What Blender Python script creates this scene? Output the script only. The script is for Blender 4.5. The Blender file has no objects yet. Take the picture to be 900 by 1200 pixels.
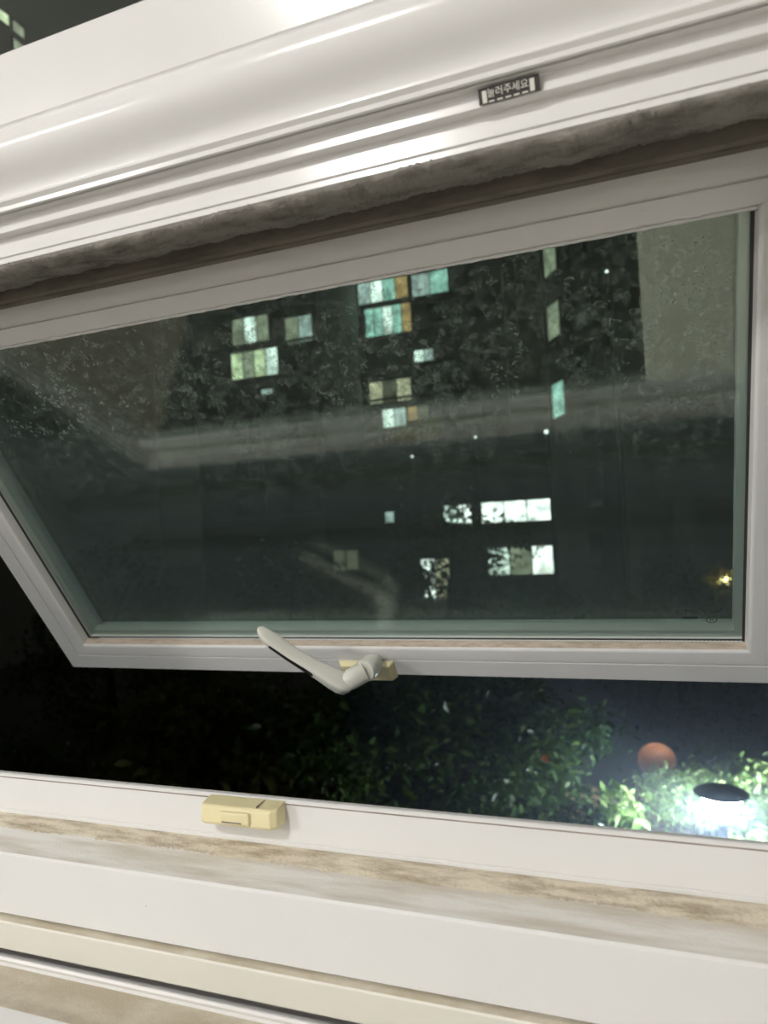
import bpy, bmesh, math, random
import numpy as np
from mathutils import Vector, Matrix

# ------------------------------------------------------------------ camera
CZ = 1.5            # camera height above the room floor; coordinates below are relative to the camera height
FPX = 831.0         # focal length in pixels of the 900 x 1200 frame
def _n(v): return v / np.linalg.norm(v)
def _ray(x, y): return np.array([x - 450.0, y - 600.0, FPX])
AX = -_n(_ray(-1767, 738))
_d = _n(_ray(845, 1940)); _d = _n(_d - (_d @ AX) * AX)
_nn = np.cross(AX, _d); _nn = _nn if _nn[2] > 0 else -_nn
TILT = math.radians(34.0)            # opening angle of the sash
ADOWN = math.cos(TILT) * _d - math.sin(TILT) * _nn
AOUT = math.sin(TILT) * _d + math.cos(TILT) * _nn
def wdir(x, y):
    p = _ray(x, y); return np.array([p @ AX, p @ AOUT, -(p @ ADOWN)])
def at(x, y, Y):                     # pixel -> point at depth Y, world coordinates
    p = wdir(x, y); p = p * Y / p[1]; return Vector((p[0], p[1], p[2] + CZ))

scene = bpy.context.scene
cam_data = bpy.data.cameras.new('camera')
cam_data.sensor_fit = 'AUTO'; cam_data.sensor_width = 36.0
cam_data.lens = FPX / 1200.0 * 36.0
cam_data.clip_start = 0.02; cam_data.clip_end = 400
cam = bpy.data.objects.new('camera', cam_data)
scene.collection.objects.link(cam)
R = np.stack([np.array([AX[i], AOUT[i], -ADOWN[i]]) for i in range(3)], 1)   # columns: right, down, forward
cam.matrix_world = Matrix(((R[0, 0], -R[0, 1], -R[0, 2], 0), (R[1, 0], -R[1, 1], -R[1, 2], 0),
                           (R[2, 0], -R[2, 1], -R[2, 2], CZ), (0, 0, 0, 1)))
scene.camera = cam
cam_data.dof.use_dof = True; cam_data.dof.focus_distance = 0.64; cam_data.dof.aperture_fstop = 7.5

# ------------------------------------------------------------------ world, exposure
world = bpy.data.worlds.new('night_sky'); scene.world = world; world.use_nodes = True
bg = world.node_tree.nodes['Background']
bg.inputs[0].default_value = (0.80, 0.80, 0.62, 1); bg.inputs[1].default_value = 0.013
vs = scene.view_settings
vs.view_transform = 'Standard'; vs.look = 'None'; vs.gamma = 1.0; vs.use_curve_mapping = False
vs.exposure = -0.06
scene.cycles.transparent_max_bounces = 24
scene.cycles.max_bounces = 10

LAMP_NEAR = 560.0
LAMP_FAR = 172.0
LAMP_GARDEN = 420.0

# ------------------------------------------------------------------ helpers
COL = scene.collection
rng = np.random.default_rng(7); random.seed(7)

def link(o, parent=None):
    COL.objects.link(o)
    if parent is not None: o.parent = parent
    return o
def tag(o, label=None, cat=None, group=None, kind=None):
    if label: o['label'] = label
    if cat: o['category'] = cat
    if group: o['group'] = group
    if kind: o['kind'] = kind
    return o
def empty(name, loc=(0, 0, 0), parent=None):
    o = bpy.data.objects.new(name, None); o.location = loc; o.empty_display_size = 0.1
    return link(o, parent)
def meshobj(name, verts, faces, mat, parent=None, smooth=False, mats=None, fmat=None):
    me = bpy.data.meshes.new(name)
    me.from_pydata([tuple(map(float, v)) for v in verts], [], [tuple(f) for f in faces])
    for m in (mats or [mat]): me.materials.append(m)
    if fmat is not None: me.polygons.foreach_set('material_index', fmat)
    bm = bmesh.new(); bm.from_mesh(me); bmesh.ops.recalc_face_normals(bm, faces=bm.faces); bm.to_mesh(me); bm.free()
    if smooth: me.polygons.foreach_set('use_smooth', [True] * len(me.polygons))
    o = bpy.data.objects.new(name, me); link(o)
    if parent is not None:
        o.parent = parent; 
        o.matrix_parent_inverse = Matrix.Translation(parent_loc(parent)).inverted()
    return o
def parent_loc(p):
    v = Vector((0, 0, 0)); q = p
    while q is not None:
        v = v + q.location
        if q.type == 'MESH' : v = v - q.location      # meshes are modelled in world space at the origin
        q = q.parent
    # empties carry the offset, meshes below them undo it through the inverse matrix
    q = p
    return v if p.type == 'EMPTY' else Vector((0, 0, 0))
def box_vf(x0, x1, y0, y1, z0, z1, base=0):
    v = [(x0, y0, z0), (x1, y0, z0), (x1, y1, z0), (x0, y1, z0), (x0, y0, z1), (x1, y0, z1), (x1, y1, z1), (x0, y1, z1)]
    f = [(0, 3, 2, 1), (4, 5, 6, 7), (0, 1, 5, 4), (1, 2, 6, 5), (2, 3, 7, 6), (3, 0, 4, 7)]
    return v, [tuple(i + base for i in q) for q in f]
def boxes(name, lst, mat, parent=None):
    V, F = [], []
    for b in lst:
        v, f = box_vf(*b, base=len(V)); V += v; F += f
    return meshobj(name, V, F, mat, parent)
def bevel(o, w=0.001, seg=2, angle=0.6):
    m = o.modifiers.new('bevel', 'BEVEL'); m.width = w; m.segments = seg; m.limit_method = 'ANGLE'; m.angle_limit = angle
    m.harden_normals = False
    return o
def autosmooth(o, ang=0.6):
    me = o.data
    me.polygons.foreach_set('use_smooth', [True] * len(me.polygons))
    bm = bmesh.new(); bm.from_mesh(me)
    for e in bm.edges:
        e.smooth = not (len(e.link_faces) == 2 and e.calc_face_angle(0) > ang)
    bm.to_mesh(me); bm.free()
    return o
def prism(name, prof, a, b, mat, parent=None, axis='X', smooth=None, mats=None, fm=None):
    """closed profile extruded along an axis; prof is (Y, Zrel) for X, (X, Y) for Z"""
    n = len(prof)
    if axis == 'X':
        V = [(a, p[0], p[1] + CZ) for p in prof] + [(b, p[0], p[1] + CZ) for p in prof]
    else:
        V = [(p[0], p[1], a) for p in prof] + [(p[0], p[1], b) for p in prof]
    F = [(i, (i + 1) % n, n + (i + 1) % n, n + i) for i in range(n)] + [tuple(range(n)), tuple(range(2 * n - 1, n - 1, -1))]
    fmat = None
    if fm: fmat = [fm.get(i, 0) for i in range(n)] + [0, 0]
    o = meshobj(name, V, F, mat, parent, mats=mats, fmat=fmat)
    if smooth: autosmooth(o, smooth)
    return o
def loft(name, rings, mat, parent=None, caps=True, smooth=0.7, closed=False):
    n = len(rings[0]); V = [p for r in rings for p in r]; F = []
    for k in range(len(rings) - 1):
        for i in range(n):
            j = (i + 1) % n; F.append((k * n + i, k * n + j, (k + 1) * n + j, (k + 1) * n + i))
    if caps: F += [tuple(range(n)), tuple(range((len(rings) - 1) * n, len(rings) * n))]
    o = meshobj(name, V, F, mat, parent)
    return autosmooth(o, smooth)
def lathe(name, prof, cx, cy, mat, parent=None, seg=32):
    """prof: (radius, world z)"""
    rings = [[(cx + r * math.cos(2 * math.pi * i / seg), cy + r * math.sin(2 * math.pi * i / seg), z) for i in range(seg)] for r, z in prof]
    return loft(name, rings, mat, parent)
def tube(name, pts, radii, mat, parent=None, seg=10):
    rings = []
    for k, p in enumerate(pts):
        p = Vector(p)
        a = Vector(pts[max(k - 1, 0)]); b = Vector(pts[min(k + 1, len(pts) - 1)])
        t = (b - a).normalized(); u = t.cross(Vector((0.3, 0.2, 0.93)))
        if u.length < 1e-3: u = t.cross(Vector((1, 0, 0)))
        u.normalize(); v = t.cross(u)
        r = radii[k] if hasattr(radii, '__len__') else radii
        rings.append([p + r * (math.cos(2 * math.pi * i / seg) * u + math.sin(2 * math.pi * i / seg) * v) for i in range(seg)])
    return loft(name, rings, mat, parent, smooth=1.0)

# ------------------------------------------------------------------ materials
def new_mat(name):
    m = bpy.data.materials.new(name); m.use_nodes = True
    nt = m.node_tree; return m, nt, nt.nodes['Principled BSDF']
def lk(nt, a, b): nt.links.new(a, b)
def noise(nt, scale, detail=4, vec=None, rough=0.55):
    n = nt.nodes.new('ShaderNodeTexNoise'); n.inputs['Scale'].default_value = scale
    n.inputs['Detail'].default_value = detail; n.inputs['Roughness'].default_value = rough
    if vec is not None: lk(nt, vec, n.inputs['Vector'])
    return n
def coords(nt, scale=(1, 1, 1), loc=(0, 0, 0)):
    tc = nt.nodes.new('ShaderNodeTexCoord'); mp = nt.nodes.new('ShaderNodeMapping')
    mp.inputs['Scale'].default_value = scale; mp.inputs['Location'].default_value = loc
    lk(nt, tc.outputs['Object'], mp.inputs['Vector']); return mp.outputs['Vector']
def ramp(nt, src, stops):
    r = nt.nodes.new('ShaderNodeValToRGB')
    e = r.color_ramp.elements
    while len(e) < len(stops): e.new(0.5)
    for i, (p, c) in enumerate(stops):
        e[i].position = p; e[i].color = c if len(c) == 4 else (*c, 1)
    lk(nt, src, r.inputs['Fac']); return r
def mix(nt, fac, a, b):
    m = nt.nodes.new('ShaderNodeMix'); m.data_type = 'RGBA'
    for s, v in ((m.inputs[0], fac), (m.inputs[6], a), (m.inputs[7], b)):
        if hasattr(v, 'is_linked') or hasattr(v, 'node'): lk(nt, v, s)
        else: s.default_value = v if not isinstance(v, tuple) or len(v) == 4 else (*v, 1)
    return m.outputs[2]
def math_node(nt, op, a, b=None):
    m = nt.nodes.new('ShaderNodeMath'); m.operation = op
    for s, v in zip(m.inputs, (a, b)):
        if v is None: continue
        if hasattr(v, 'node'): lk(nt, v, s)
        else: s.default_value = v
    return m.outputs[0]

def painted(name, col, rough=0.35, speck=0.0, stain=None, stain_amt=0.0, stain_scale=(6, 40, 40), spec=0.5, bump=0.0):
    m, nt, b = new_mat(name)
    b.inputs['Roughness'].default_value = rough; b.inputs['Specular IOR Level'].default_value = spec
    c = (*col, 1)
    v = coords(nt)
    n1 = noise(nt, 9, 3, v)
    col_s = mix(nt, ramp(nt, n1.outputs['Fac'], [(0.35, (0, 0, 0)), (0.75, (1, 1, 1))]).outputs['Color'], c, tuple(x * 0.965 for x in col) + (1,))
    if stain:
        n2 = noise(nt, 1.0, 7, coords(nt, stain_scale), 0.62)
        r = ramp(nt, n2.outputs['Fac'], [(0.42, (0, 0, 0)), (0.72, (1, 1, 1))])
        f = math_node(nt, 'MULTIPLY', r.outputs['Color'], stain_amt)
        col_s = mix(nt, f, col_s, (*stain, 1))
    if speck > 0:
        vo = nt.nodes.new('ShaderNodeTexVoronoi'); vo.inputs['Scale'].default_value = 42; lk(nt, v, vo.inputs['Vector'])
        wn = noise(nt, 31, 1, v)
        d = math_node(nt, 'LESS_THAN', math_node(nt, 'ADD', vo.outputs['Distance'], math_node(nt, 'MULTIPLY', wn.outputs['Fac'], 0.12)), 0.105 * speck)
        col_s = mix(nt, math_node(nt, 'MULTIPLY', d, 0.6), col_s, (0.25, 0.22, 0.18, 1))
    lk(nt, col_s, b.inputs['Base Color'])
    nb = noise(nt, 260 if bump == 0 else 500, 4, v)
    bp = nt.nodes.new('ShaderNodeBump'); bp.inputs['Strength'].default_value = 0.02 + bump; bp.inputs['Distance'].default_value = 0.001
    lk(nt, nb.outputs['Fac'], bp.inputs['Height']); lk(nt, bp.outputs['Normal'], b.inputs['Normal'])
    return m

M = {}
M['pvc'] = painted('white_window_profile', (0.80, 0.79, 0.785), 0.20, 0.6)
M['pvc_matte'] = painted('white_sill_profile', (0.79, 0.785, 0.78), 0.42, 0.7)
M['pvc_cream'] = painted('cream_sill_profile', (0.75, 0.725, 0.66), 0.5, 0.6)
M['pvc_dirty'] = painted('sill_with_dried_dust', (0.84, 0.82, 0.78), 0.75, 0.5, (0.50, 0.43, 0.33), 0.75, (9, 60, 60), 0.2, 0.3)
M['crud'] = painted('caked_brown_dust', (0.70, 0.63, 0.51), 0.95, 0.8, (0.30, 0.235, 0.155), 0.95, (30, 160, 160), 0.05, 0.8)
M['track_dirt'] = painted('dusty_track', (0.50, 0.44, 0.34), 0.9, 1.0, (0.72, 0.67, 0.57), 0.8, (18, 30, 30), 0.1, 0.5)
M['sash'] = painted('white_sash_profile', (0.79, 0.78, 0.77), 0.38, 0.6)
M['bead_dirt'] = painted('grey_brown_bead_dust', (0.56, 0.47, 0.39), 0.9, 0.6, (0.33, 0.26, 0.20), 0.8, (60, 200, 200), 0.1, 0.5)
M['lip'] = painted('weathered_outer_lip', (0.36, 0.31, 0.28), 0.8, 0.0, (0.16, 0.13, 0.12), 0.8, (30, 120, 120), 0.1)
M['felt'] = painted('grey_felt_weatherstrip', (0.30, 0.285, 0.26), 1.0, 0.0, (0.10, 0.092, 0.08), 0.85, (40, 120, 120), 0.0, 0.8)
M['rubber'] = painted('black_rubber', (0.035, 0.035, 0.034), 0.6)
M['rib'] = painted('dusty_rubber_rib', (0.23, 0.205, 0.17), 0.9, 0.0, (0.10, 0.09, 0.075), 0.7, (25, 90, 90), 0.1)
M['spacer'] = painted('aluminium_spacer', (0.55, 0.58, 0.56), 0.4)
M['spacer'].node_tree.nodes['Principled BSDF'].inputs['Metallic'].default_value = 0.3
M['reflection_strip'] = painted('pale_reflection_strip', (0.62, 0.62, 0.60), 0.5)
M['handle'] = painted('white_plastic_handle', (0.80, 0.79, 0.72), 0.38)
M['yellowed'] = painted('yellowed_plastic', (0.80, 0.72, 0.44), 0.42, 0.4)
M['black_strip'] = painted('black_lever_strip', (0.012, 0.012, 0.012), 0.5)
M['sticker'] = painted('charcoal_sticker', (0.035, 0.03, 0.028), 0.5)
M['print'] = painted('white_print', (0.75, 0.73, 0.68), 0.6)
M['etch'] = painted('grey_glass_print', (0.035, 0.05, 0.055), 0.7)
M['wall'] = painted('cream_wall_paper', (0.72, 0.71, 0.68), 0.8)
M['ceil'] = painted('white_ceiling_paper', (0.80, 0.80, 0.79), 0.85)
M['lampcap'] = painted('dark_blue_lamp_cap', (0.13, 0.15, 0.22), 0.4)
M['post'] = painted('dark_painted_post', (0.07, 0.08, 0.10), 0.5)
M['orange'] = painted('orange_enamel', (0.85, 0.30, 0.12), 0.5)
M['mirror_back'] = painted('orange_hood', (0.80, 0.28, 0.11), 0.5)
M['timber'] = painted('pale_timber_board', (0.62, 0.45, 0.24), 0.7, 0, (0.40, 0.25, 0.12), 0.6, (3, 40, 60))
M['concrete'] = painted('pale_facade_render', (0.30, 0.30, 0.27), 0.9)
M['concrete_dark'] = painted('grey_facade_render', (0.20, 0.20, 0.19), 0.9)
M['winframe'] = painted('dark_facade_window_frame', (0.10, 0.10, 0.10), 0.5)
M['darkglass'] = painted('unlit_facade_glass', (0.015, 0.018, 0.018), 0.1)
M['ground'] = painted('dark_paving', (0.16, 0.15, 0.13), 0.9, 0, (0.08, 0.08, 0.07), 0.6, (0.7, 0.7, 0.7))
M['bark'] = painted('dark_bark', (0.09, 0.07, 0.05), 0.9, 0, (0.04, 0.035, 0.03), 0.7, (15, 15, 4))
M['mat'] = painted('charcoal_reflection_sheet', (0.03, 0.03, 0.027), 0.95)  # for the added sheet that gives a dark reflection, not a real mat
M['woodfloor'] = painted('dark_brown_floorboard', (0.10, 0.08, 0.055), 0.6)
M['chest'] = painted('cream_storage_lid', (0.80, 0.76, 0.64), 0.5)

def emit(name, col, strength):
    m = bpy.data.materials.new(name); m.use_nodes = True; nt = m.node_tree; nt.nodes.clear()
    o = nt.nodes.new('ShaderNodeOutputMaterial'); e = nt.nodes.new('ShaderNodeEmission')
    e.inputs[0].default_value = (*col, 1); e.inputs[1].default_value = strength
    lk(nt, e.outputs[0], o.inputs[0]); return m
M['lamp_near'] = emit('room_lamp_diffuser', (1.0, 0.98, 0.935), LAMP_NEAR)
M['lamp_far'] = emit('far_room_lamp_diffuser', (1.0, 0.98, 0.96), LAMP_FAR)
M['lamp_garden'] = emit('garden_lamp_glow', (0.74, 0.88, 1.0), LAMP_GARDEN)

def lit_window(name, col, strength, warm=None):
    """a lit room behind a far window: uneven brightness"""
    m = bpy.data.materials.new(name); m.use_nodes = True; nt = m.node_tree; nt.nodes.clear()
    o = nt.nodes.new('ShaderNodeOutputMaterial'); e = nt.nodes.new('ShaderNodeEmission')
    n = noise(nt, 1.3, 3, coords(nt, (1.0, 1.0, 1.0)))
    r = ramp(nt, n.outputs['Fac'], [(0.35, tuple(0.35 * c for c in (warm or col))), (0.7, col)])
    lk(nt, r.outputs['Color'], e.inputs[0]); e.inputs[1].default_value = strength
    lk(nt, e.outputs[0], o.inputs[0]); return m

def glass_mat(name, haze=0.02, spots=0.0, tint=(0.90, 0.945, 0.925), gain=1.0):
    m = bpy.data.materials.new(name); m.use_nodes = True; nt = m.node_tree; nt.nodes.clear()
    out = nt.nodes.new('ShaderNodeOutputMaterial')
    tr = nt.nodes.new('ShaderNodeBsdfTransparent'); tr.inputs[0].default_value = (*tint, 1)
    gl = nt.nodes.new('ShaderNodeBsdfGlossy'); gl.inputs['Roughness'].default_value = 0.0
    gl.inputs[0].default_value = (0.95, 1.0, 0.97, 1)
    fr = nt.nodes.new('ShaderNodeFresnel'); fr.inputs[0].default_value = 1.5
    s1 = nt.nodes.new('ShaderNodeMixShader')
    ge = nt.nodes.new('ShaderNodeNewGeometry')      # thin panes: no total reflection at the far face
    lk(nt, math_node(nt, 'ADD', math_node(nt, 'MULTIPLY', ge.outputs['Backfacing'], 1 / 1.5 - 1.5), 1.5), fr.inputs[0])
    lk(nt, math_node(nt, 'MULTIPLY', fr.outputs[0], gain), s1.inputs[0]); lk(nt, tr.outputs[0], s1.inputs[1]); lk(nt, gl.outputs[0], s1.inputs[2])
    df = nt.nodes.new('ShaderNodeBsdfDiffuse'); df.inputs[0].default_value = (0.78, 0.82, 0.76, 1)
    tl = nt.nodes.new('ShaderNodeBsdfTranslucent'); tl.inputs[0].default_value = (0.75, 0.82, 0.80, 1)
    s0 = nt.nodes.new('ShaderNodeMixShader'); s0.inputs[0].default_value = 0.35
    lk(nt, df.outputs[0], s0.inputs[1]); lk(nt, tl.outputs[0], s0.inputs[2])
    v = coords(nt)
    cloud = noise(nt, 7, 5, v)
    f = ramp(nt, cloud.outputs['Fac'], [(0.30, (0.55,) * 3), (0.72, (1.35,) * 3)]).outputs['Color']
    f = math_node(nt, 'MULTIPLY', f, haze)
    if spots > 0:
        # dried water spots: angular smudges with a fine grain
        w = noise(nt, 60, 2, v)
        vm = nt.nodes.new('ShaderNodeVectorMath'); vm.operation = 'MULTIPLY_ADD'
        lk(nt, w.outputs['Color'], vm.inputs[0]); vm.inputs[1].default_value = (0.010,) * 3; lk(nt, v, vm.inputs[2])
        vo = nt.nodes.new('ShaderNodeTexVoronoi'); vo.inputs['Scale'].default_value = 135; vo.feature = 'F1'
        lk(nt, vm.outputs[0], vo.inputs['Vector'])
        cell = nt.nodes.new('ShaderNodeSeparateColor'); lk(nt, vo.outputs['Color'], cell.inputs[0])
        pick = ramp(nt, cell.outputs[0], [(0.25, (0, 0, 0)), (1.0, (1, 1, 1))]).outputs['Color']
        fall = ramp(nt, noise(nt, 300, 2, v).outputs['Fac'], [(0.40, (0.05,) * 3), (0.62, (1, 1, 1))]).outputs['Color']
        patch = ramp(nt, noise(nt, 9, 4, v).outputs['Fac'], [(0.28, (0.45,) * 3), (0.60, (1, 1, 1))]).outputs['Color']
        sx = nt.nodes.new('ShaderNodeSeparateXYZ'); lk(nt, v, sx.inputs[0])
        high = ramp(nt, math_node(nt, 'MULTIPLY', math_node(nt, 'SUBTRACT', sx.outputs[1], 0.5), 4.0), [(0.45, (1, 1, 1)), (0.75, (0.10,) * 3)]).outputs['Color']
        sp = math_node(nt, 'MULTIPLY', math_node(nt, 'MULTIPLY', math_node(nt, 'MULTIPLY', pick, fall), patch), high)
        # rain streaks running down the pane
        stv = noise(nt, 1.0, 5, coords(nt, (75, 5, 5)), 0.6)
        stk = ramp(nt, stv.outputs['Fac'], [(0.48, (0, 0, 0)), (0.75, (1, 1, 1))]).outputs['Color']
        xm = ramp(nt, math_node(nt, 'ADD', sx.outputs[0], 0.5), [(0.28, (0.12,) * 3), (0.50, (1, 1, 1))]).outputs['Color']
        f = math_node(nt, 'ADD', f, math_node(nt, 'MULTIPLY', math_node(nt, 'MULTIPLY', stk, xm), 0.05))
        f = math_node(nt, 'ADD', f, math_node(nt, 'MULTIPLY', sp, spots))
        # sparse bright dust specks
        v2 = nt.nodes.new('ShaderNodeTexVoronoi'); v2.inputs['Scale'].default_value = 75; lk(nt, v, v2.inputs['Vector'])
        sc = nt.nodes.new('ShaderNodeSeparateColor'); lk(nt, v2.outputs['Color'], sc.inputs[0])
        big = math_node(nt, 'MULTIPLY', math_node(nt, 'LESS_THAN', v2.outputs['Distance'], 0.075), math_node(nt, 'GREATER_THAN', sc.outputs[1], 0.8))
        f = math_node(nt, 'ADD', f, math_node(nt, 'MULTIPLY', big, 0.2))
    s2 = nt.nodes.new('ShaderNodeMixShader')
    lk(nt, f, s2.inputs[0]); lk(nt, s1.outputs[0], s2.inputs[1]); lk(nt, s0.outputs[0], s2.inputs[2])
    lk(nt, s2.outputs[0], out.inputs[0]); return m
M['glass_in'] = glass_mat('dusty_inner_pane', 0.006, 0.0, gain=1.35)
M['glass_out'] = glass_mat('spotted_outer_pane', 0.007, 0.42, gain=1.35)
M['glass_transom'] = glass_mat('transom_pane', 0.010, 0.0)

def leaf_mat(name, c1, c2, rough=0.4):
    m, nt, b = new_mat(name)
    at_ = nt.nodes.new('ShaderNodeAttribute'); at_.attribute_name = 'tone'
    r = ramp(nt, at_.outputs['Fac'], [(0.0, c1), (1.0, c2)])
    lk(nt, r.outputs['Color'], b.inputs['Base Color'])
    b.inputs['Roughness'].default_value = rough
    tl = nt.nodes.new('ShaderNodeBsdfTranslucent'); lk(nt, r.outputs['Color'], tl.inputs[0])
    ms = nt.nodes.new('ShaderNodeMixShader'); ms.inputs[0].default_value = 0.3
    out = nt.nodes['Material Output']
    lk(nt, b.outputs[0], ms.inputs[1]); lk(nt, tl.outputs[0], ms.inputs[2]); lk(nt, ms.outputs[0], out.inputs[0])
    return m
M['leaf_olive'] = leaf_mat('olive_leaf', (0.10, 0.105, 0.025), (0.22, 0.20, 0.055))
M['leaf_green'] = leaf_mat('mid_green_leaf', (0.05, 0.10, 0.025), (0.14, 0.22, 0.06))
M['leaf_glossy'] = leaf_mat('glossy_dark_leaf', (0.025, 0.06, 0.025), (0.08, 0.14, 0.06), 0.22)
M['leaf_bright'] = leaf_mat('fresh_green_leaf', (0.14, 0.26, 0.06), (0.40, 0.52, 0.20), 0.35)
M['leaf_yellow'] = leaf_mat('yellow_leaf', (0.45, 0.36, 0.06), (0.65, 0.55, 0.16))
M['leaf_red'] = leaf_mat('red_leaf', (0.7, 0.10, 0.03), (0.8, 0.2, 0.06), 0.4)

# ------------------------------------------------------------------ the room shell
RX0, RX1, RY0, RY1 = -3.4, 1.1, -3.9, 0.40
ZC = 2.47
FX0, FX1 = -0.98, 0.36          # outer width of the window frame
boxes('floor', [(RX0, RX1, RY0, 0.36, -0.12, 0.0)], M['woodfloor']); tag(bpy.data.objects['floor'], 'dark brown boarded floor of the room', 'floor', kind='structure')
fl = bpy.data.objects['floor']
o = boxes('ceiling', [(RX0 - .1, RX1 + .1, RY0 - .1, 0.56, ZC, ZC + 0.12)], M['ceil']); tag(o, 'plain white papered ceiling', 'ceiling', kind='structure')
o = boxes('wall_left', [(RX0 - 0.12, RX0, RY0, 0.36, 0, ZC)], M['wall']); tag(o, 'plain cream wall far from the window', 'wall', kind='structure')
o = boxes('wall_right', [(RX1, RX1 + 0.12, RY0, 0.36, 0, ZC)], M['wall']); tag(o, 'plain cream wall beside the storage chest', 'wall', kind='structure')
o = boxes('wall_back', [(RX0 - .12, RX1 + .12, RY0 - 0.12, RY0, 0, ZC)], M['wall']); tag(o, 'plain cream wall opposite the window', 'wall', kind='structure')
WT = 2.36
o = boxes('wall_front', [(RX0 - .12, FX0, 0.36, 0.54, -0.12, ZC), (FX1, RX1 + .12, 0.36, 0.54, -0.12, ZC),
                         (FX0, FX1, 0.36, 0.54, -0.12, 1.5 - 0.434), (FX0, FX1, 0.36, 0.54, WT, ZC)], M['wall'])
tag(o, 'cream wall that the window is set into', 'wall', kind='structure')

# ------------------------------------------------------------------ the window frame
win = empty('window_1', ((FX0 + FX1) / 2, 0.44, 1.10)); tag(win, 'white window frame around the open sash', 'window', kind='structure')
mull = [(.3785, .3475), (.385, .3030), (.3862, .3020), (.385, .3010), (.3822, .2970), (.3806, .2925), (.3802, .2880), (.3810, .2835), (.3830, .2785),
        (.3865, .2730), (.3905, .2680), (.3940, .2640), (.3962, .2600), (.3968, .2570), (.3955, .2553), (.3955, .2540), (.3980, .2515), (.3985, .2487),
        (.4000, .2480), (.4000, .2720), (.4025, .2720), (.4025, .30), (.405, .3475)]
prism('mullion', mull, FX0, FX1, M['pvc'], win, smooth=0.5)
head = [(.4026, .2480), (.4085, .2480), (.4085, .2384), (.4165, .2380), (.4165, .2242), (.4185, .2242), (.4185, .2231), (.4168, .2231), (.4168, .2190),
        (.4310, .2200), (.4310, .2480), (.4310, .3475), (.4026, .3475)]
bevel(prism('head_rail', head, FX0, FX1, M['pvc'], win), 0.0005, 2)
back = [(.4311, .2360), (.4560, .2360), (.4660, .2500), (.4660, .3000), (.5600, .3000), (.5600, .3475), (.4311, .3475)]
prism('head_back', back, FX0, FX1, M['pvc_matte'], win)
ribs = [[(.4690, .2142), (.4745, .2136), (.4745, .2255), (.4690, .2255)], [(.4747, .2150), (.4765, .2150), (.4765, .2257), (.4747, .2257)],
        [(.4767, .2133), (.4830, .2131), (.4830, .2520), (.4690, .2520), (.4690, .2259), (.4767, .2259)]]
for i, r in enumerate(ribs): prism('rubber_rib', r, FX0, FX1, M['rib'], win)
# felt weatherstrip: a fuzzy roll, modelled with an uneven nap
nx, ns = 900, 9
base = [(.4170, .2189), (.4162, .2176), (.4175, .2156), (.4205, .2136), (.4265, .2120), (.4345, .2114), (.4420, .2114), (.4480, .2140), (.4520, .2355)]
V = []
for i in range(nx):
    x = FX0 + (FX1 - FX0) * i / (nx - 1)
    lump = 0.0007 * math.sin(x * 41) + 0.0006 * math.sin(x * 97 + 1) + 0.0004 * math.sin(x * 230)
    for k, (yy, zz) in enumerate(base):
        a = 0.0 if k in (0, ns - 1) else 1.0
        V.append((x, yy + a * rng.normal(0, .00028), zz + CZ + a * (lump + rng.normal(0, .00045))))
F = [(i * ns + k, (i + 1) * ns + k, (i + 1) * ns + k + 1, i * ns + k + 1) for i in range(nx - 1) for k in range(ns - 1)]
meshobj('felt_weatherstrip', V, F, M['felt'], win, smooth=True)
# nap fibres along the lit edge
V, F = [], []
for i in range(9000):
    x = rng.uniform(FX0 + .3, FX1); t = rng.uniform(0, 1)
    y0 = .4165 + t * .012; z0 = .2178 - min(t * 2, 1) * .0042 - t * .0015 + CZ
    L = rng.uniform(.0012, .0030); a = rng.uniform(-.8, .8); w = .00016
    dx, dz = L * math.sin(a), -L * abs(math.cos(a)); dy = rng.uniform(-.0015, .0005)
    b = len(V); V += [(x - w, y0, z0), (x + w, y0, z0), (x + dx, y0 + dy, z0 + dz * .5)]; F.append((b, b + 1, b + 2))
o = meshobj('felt_nap', V, F, M['felt'], win); tag(o, kind='stuff')
# sill, stepping down towards the room (traced at a nominal depth, then set back to its real one)
KS = 1.085
def ks(p): return [(a_ * KS, b_ * KS) for a_, b_ in p]
sill = [(.4780, -.2480), (.4480, -.2480), (.4480, -.1925), (.4465, -.1907), (.4412, -.1900), (.4400, -.1908), (.4400, -.2190),
        (.4408, -.2196), (.4400, -.2202), (.4400, -.2255), (.3965, -.2303), (.3950, -.2318), (.3950, -.2750), (.4000, -.2752), (.4000, -.3000), (.4780, -.3000)]
sm = {9: 1}
sill = ks(sill)
prism('sill_rail', sill, FX0, FX1, M['pvc_matte'], win, mats=[M['pvc_matte'], M['pvc_dirty']], fm=sm)
apron = [(.3999, -.2766), (.3945, -.2772), (.3910, -.2782), (.3900, -.2792), (.3900, -.2979), (.3999, -.2990)]
apron = ks(apron)
prism('sill_step', apron, FX0, FX1, M['pvc_cream'], win, mats=[M['pvc_cream'], M['track_dirt']], fm={0: 1, 1: 1})
track = [(.4100, -.3001), (.4100, -.3300), (.3905, -.3300), (.3890, -.3030), (.3880, -.3018), (.3868, -.3018), (.3860, -.3034), (.3866, -.3056), (.3860, -.3075), (.3440, -.3075), (.3425, -.3000), (.3250, -.3005), (.3240, -.3990), (.4780, -.3990), (.4780, -.3001)]
track = ks(track)
prism('sliding_track', track, FX0, FX1, M['pvc'], win, mats=[M['pvc'], M['track_dirt']], fm={8: 1})
prism('sill_seal', ks([(.4397, -.1934), (.4405, -.1934), (.4405, -.1926), (.4397, -.1926)]), FX0, FX1, M['lip'], win)
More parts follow.
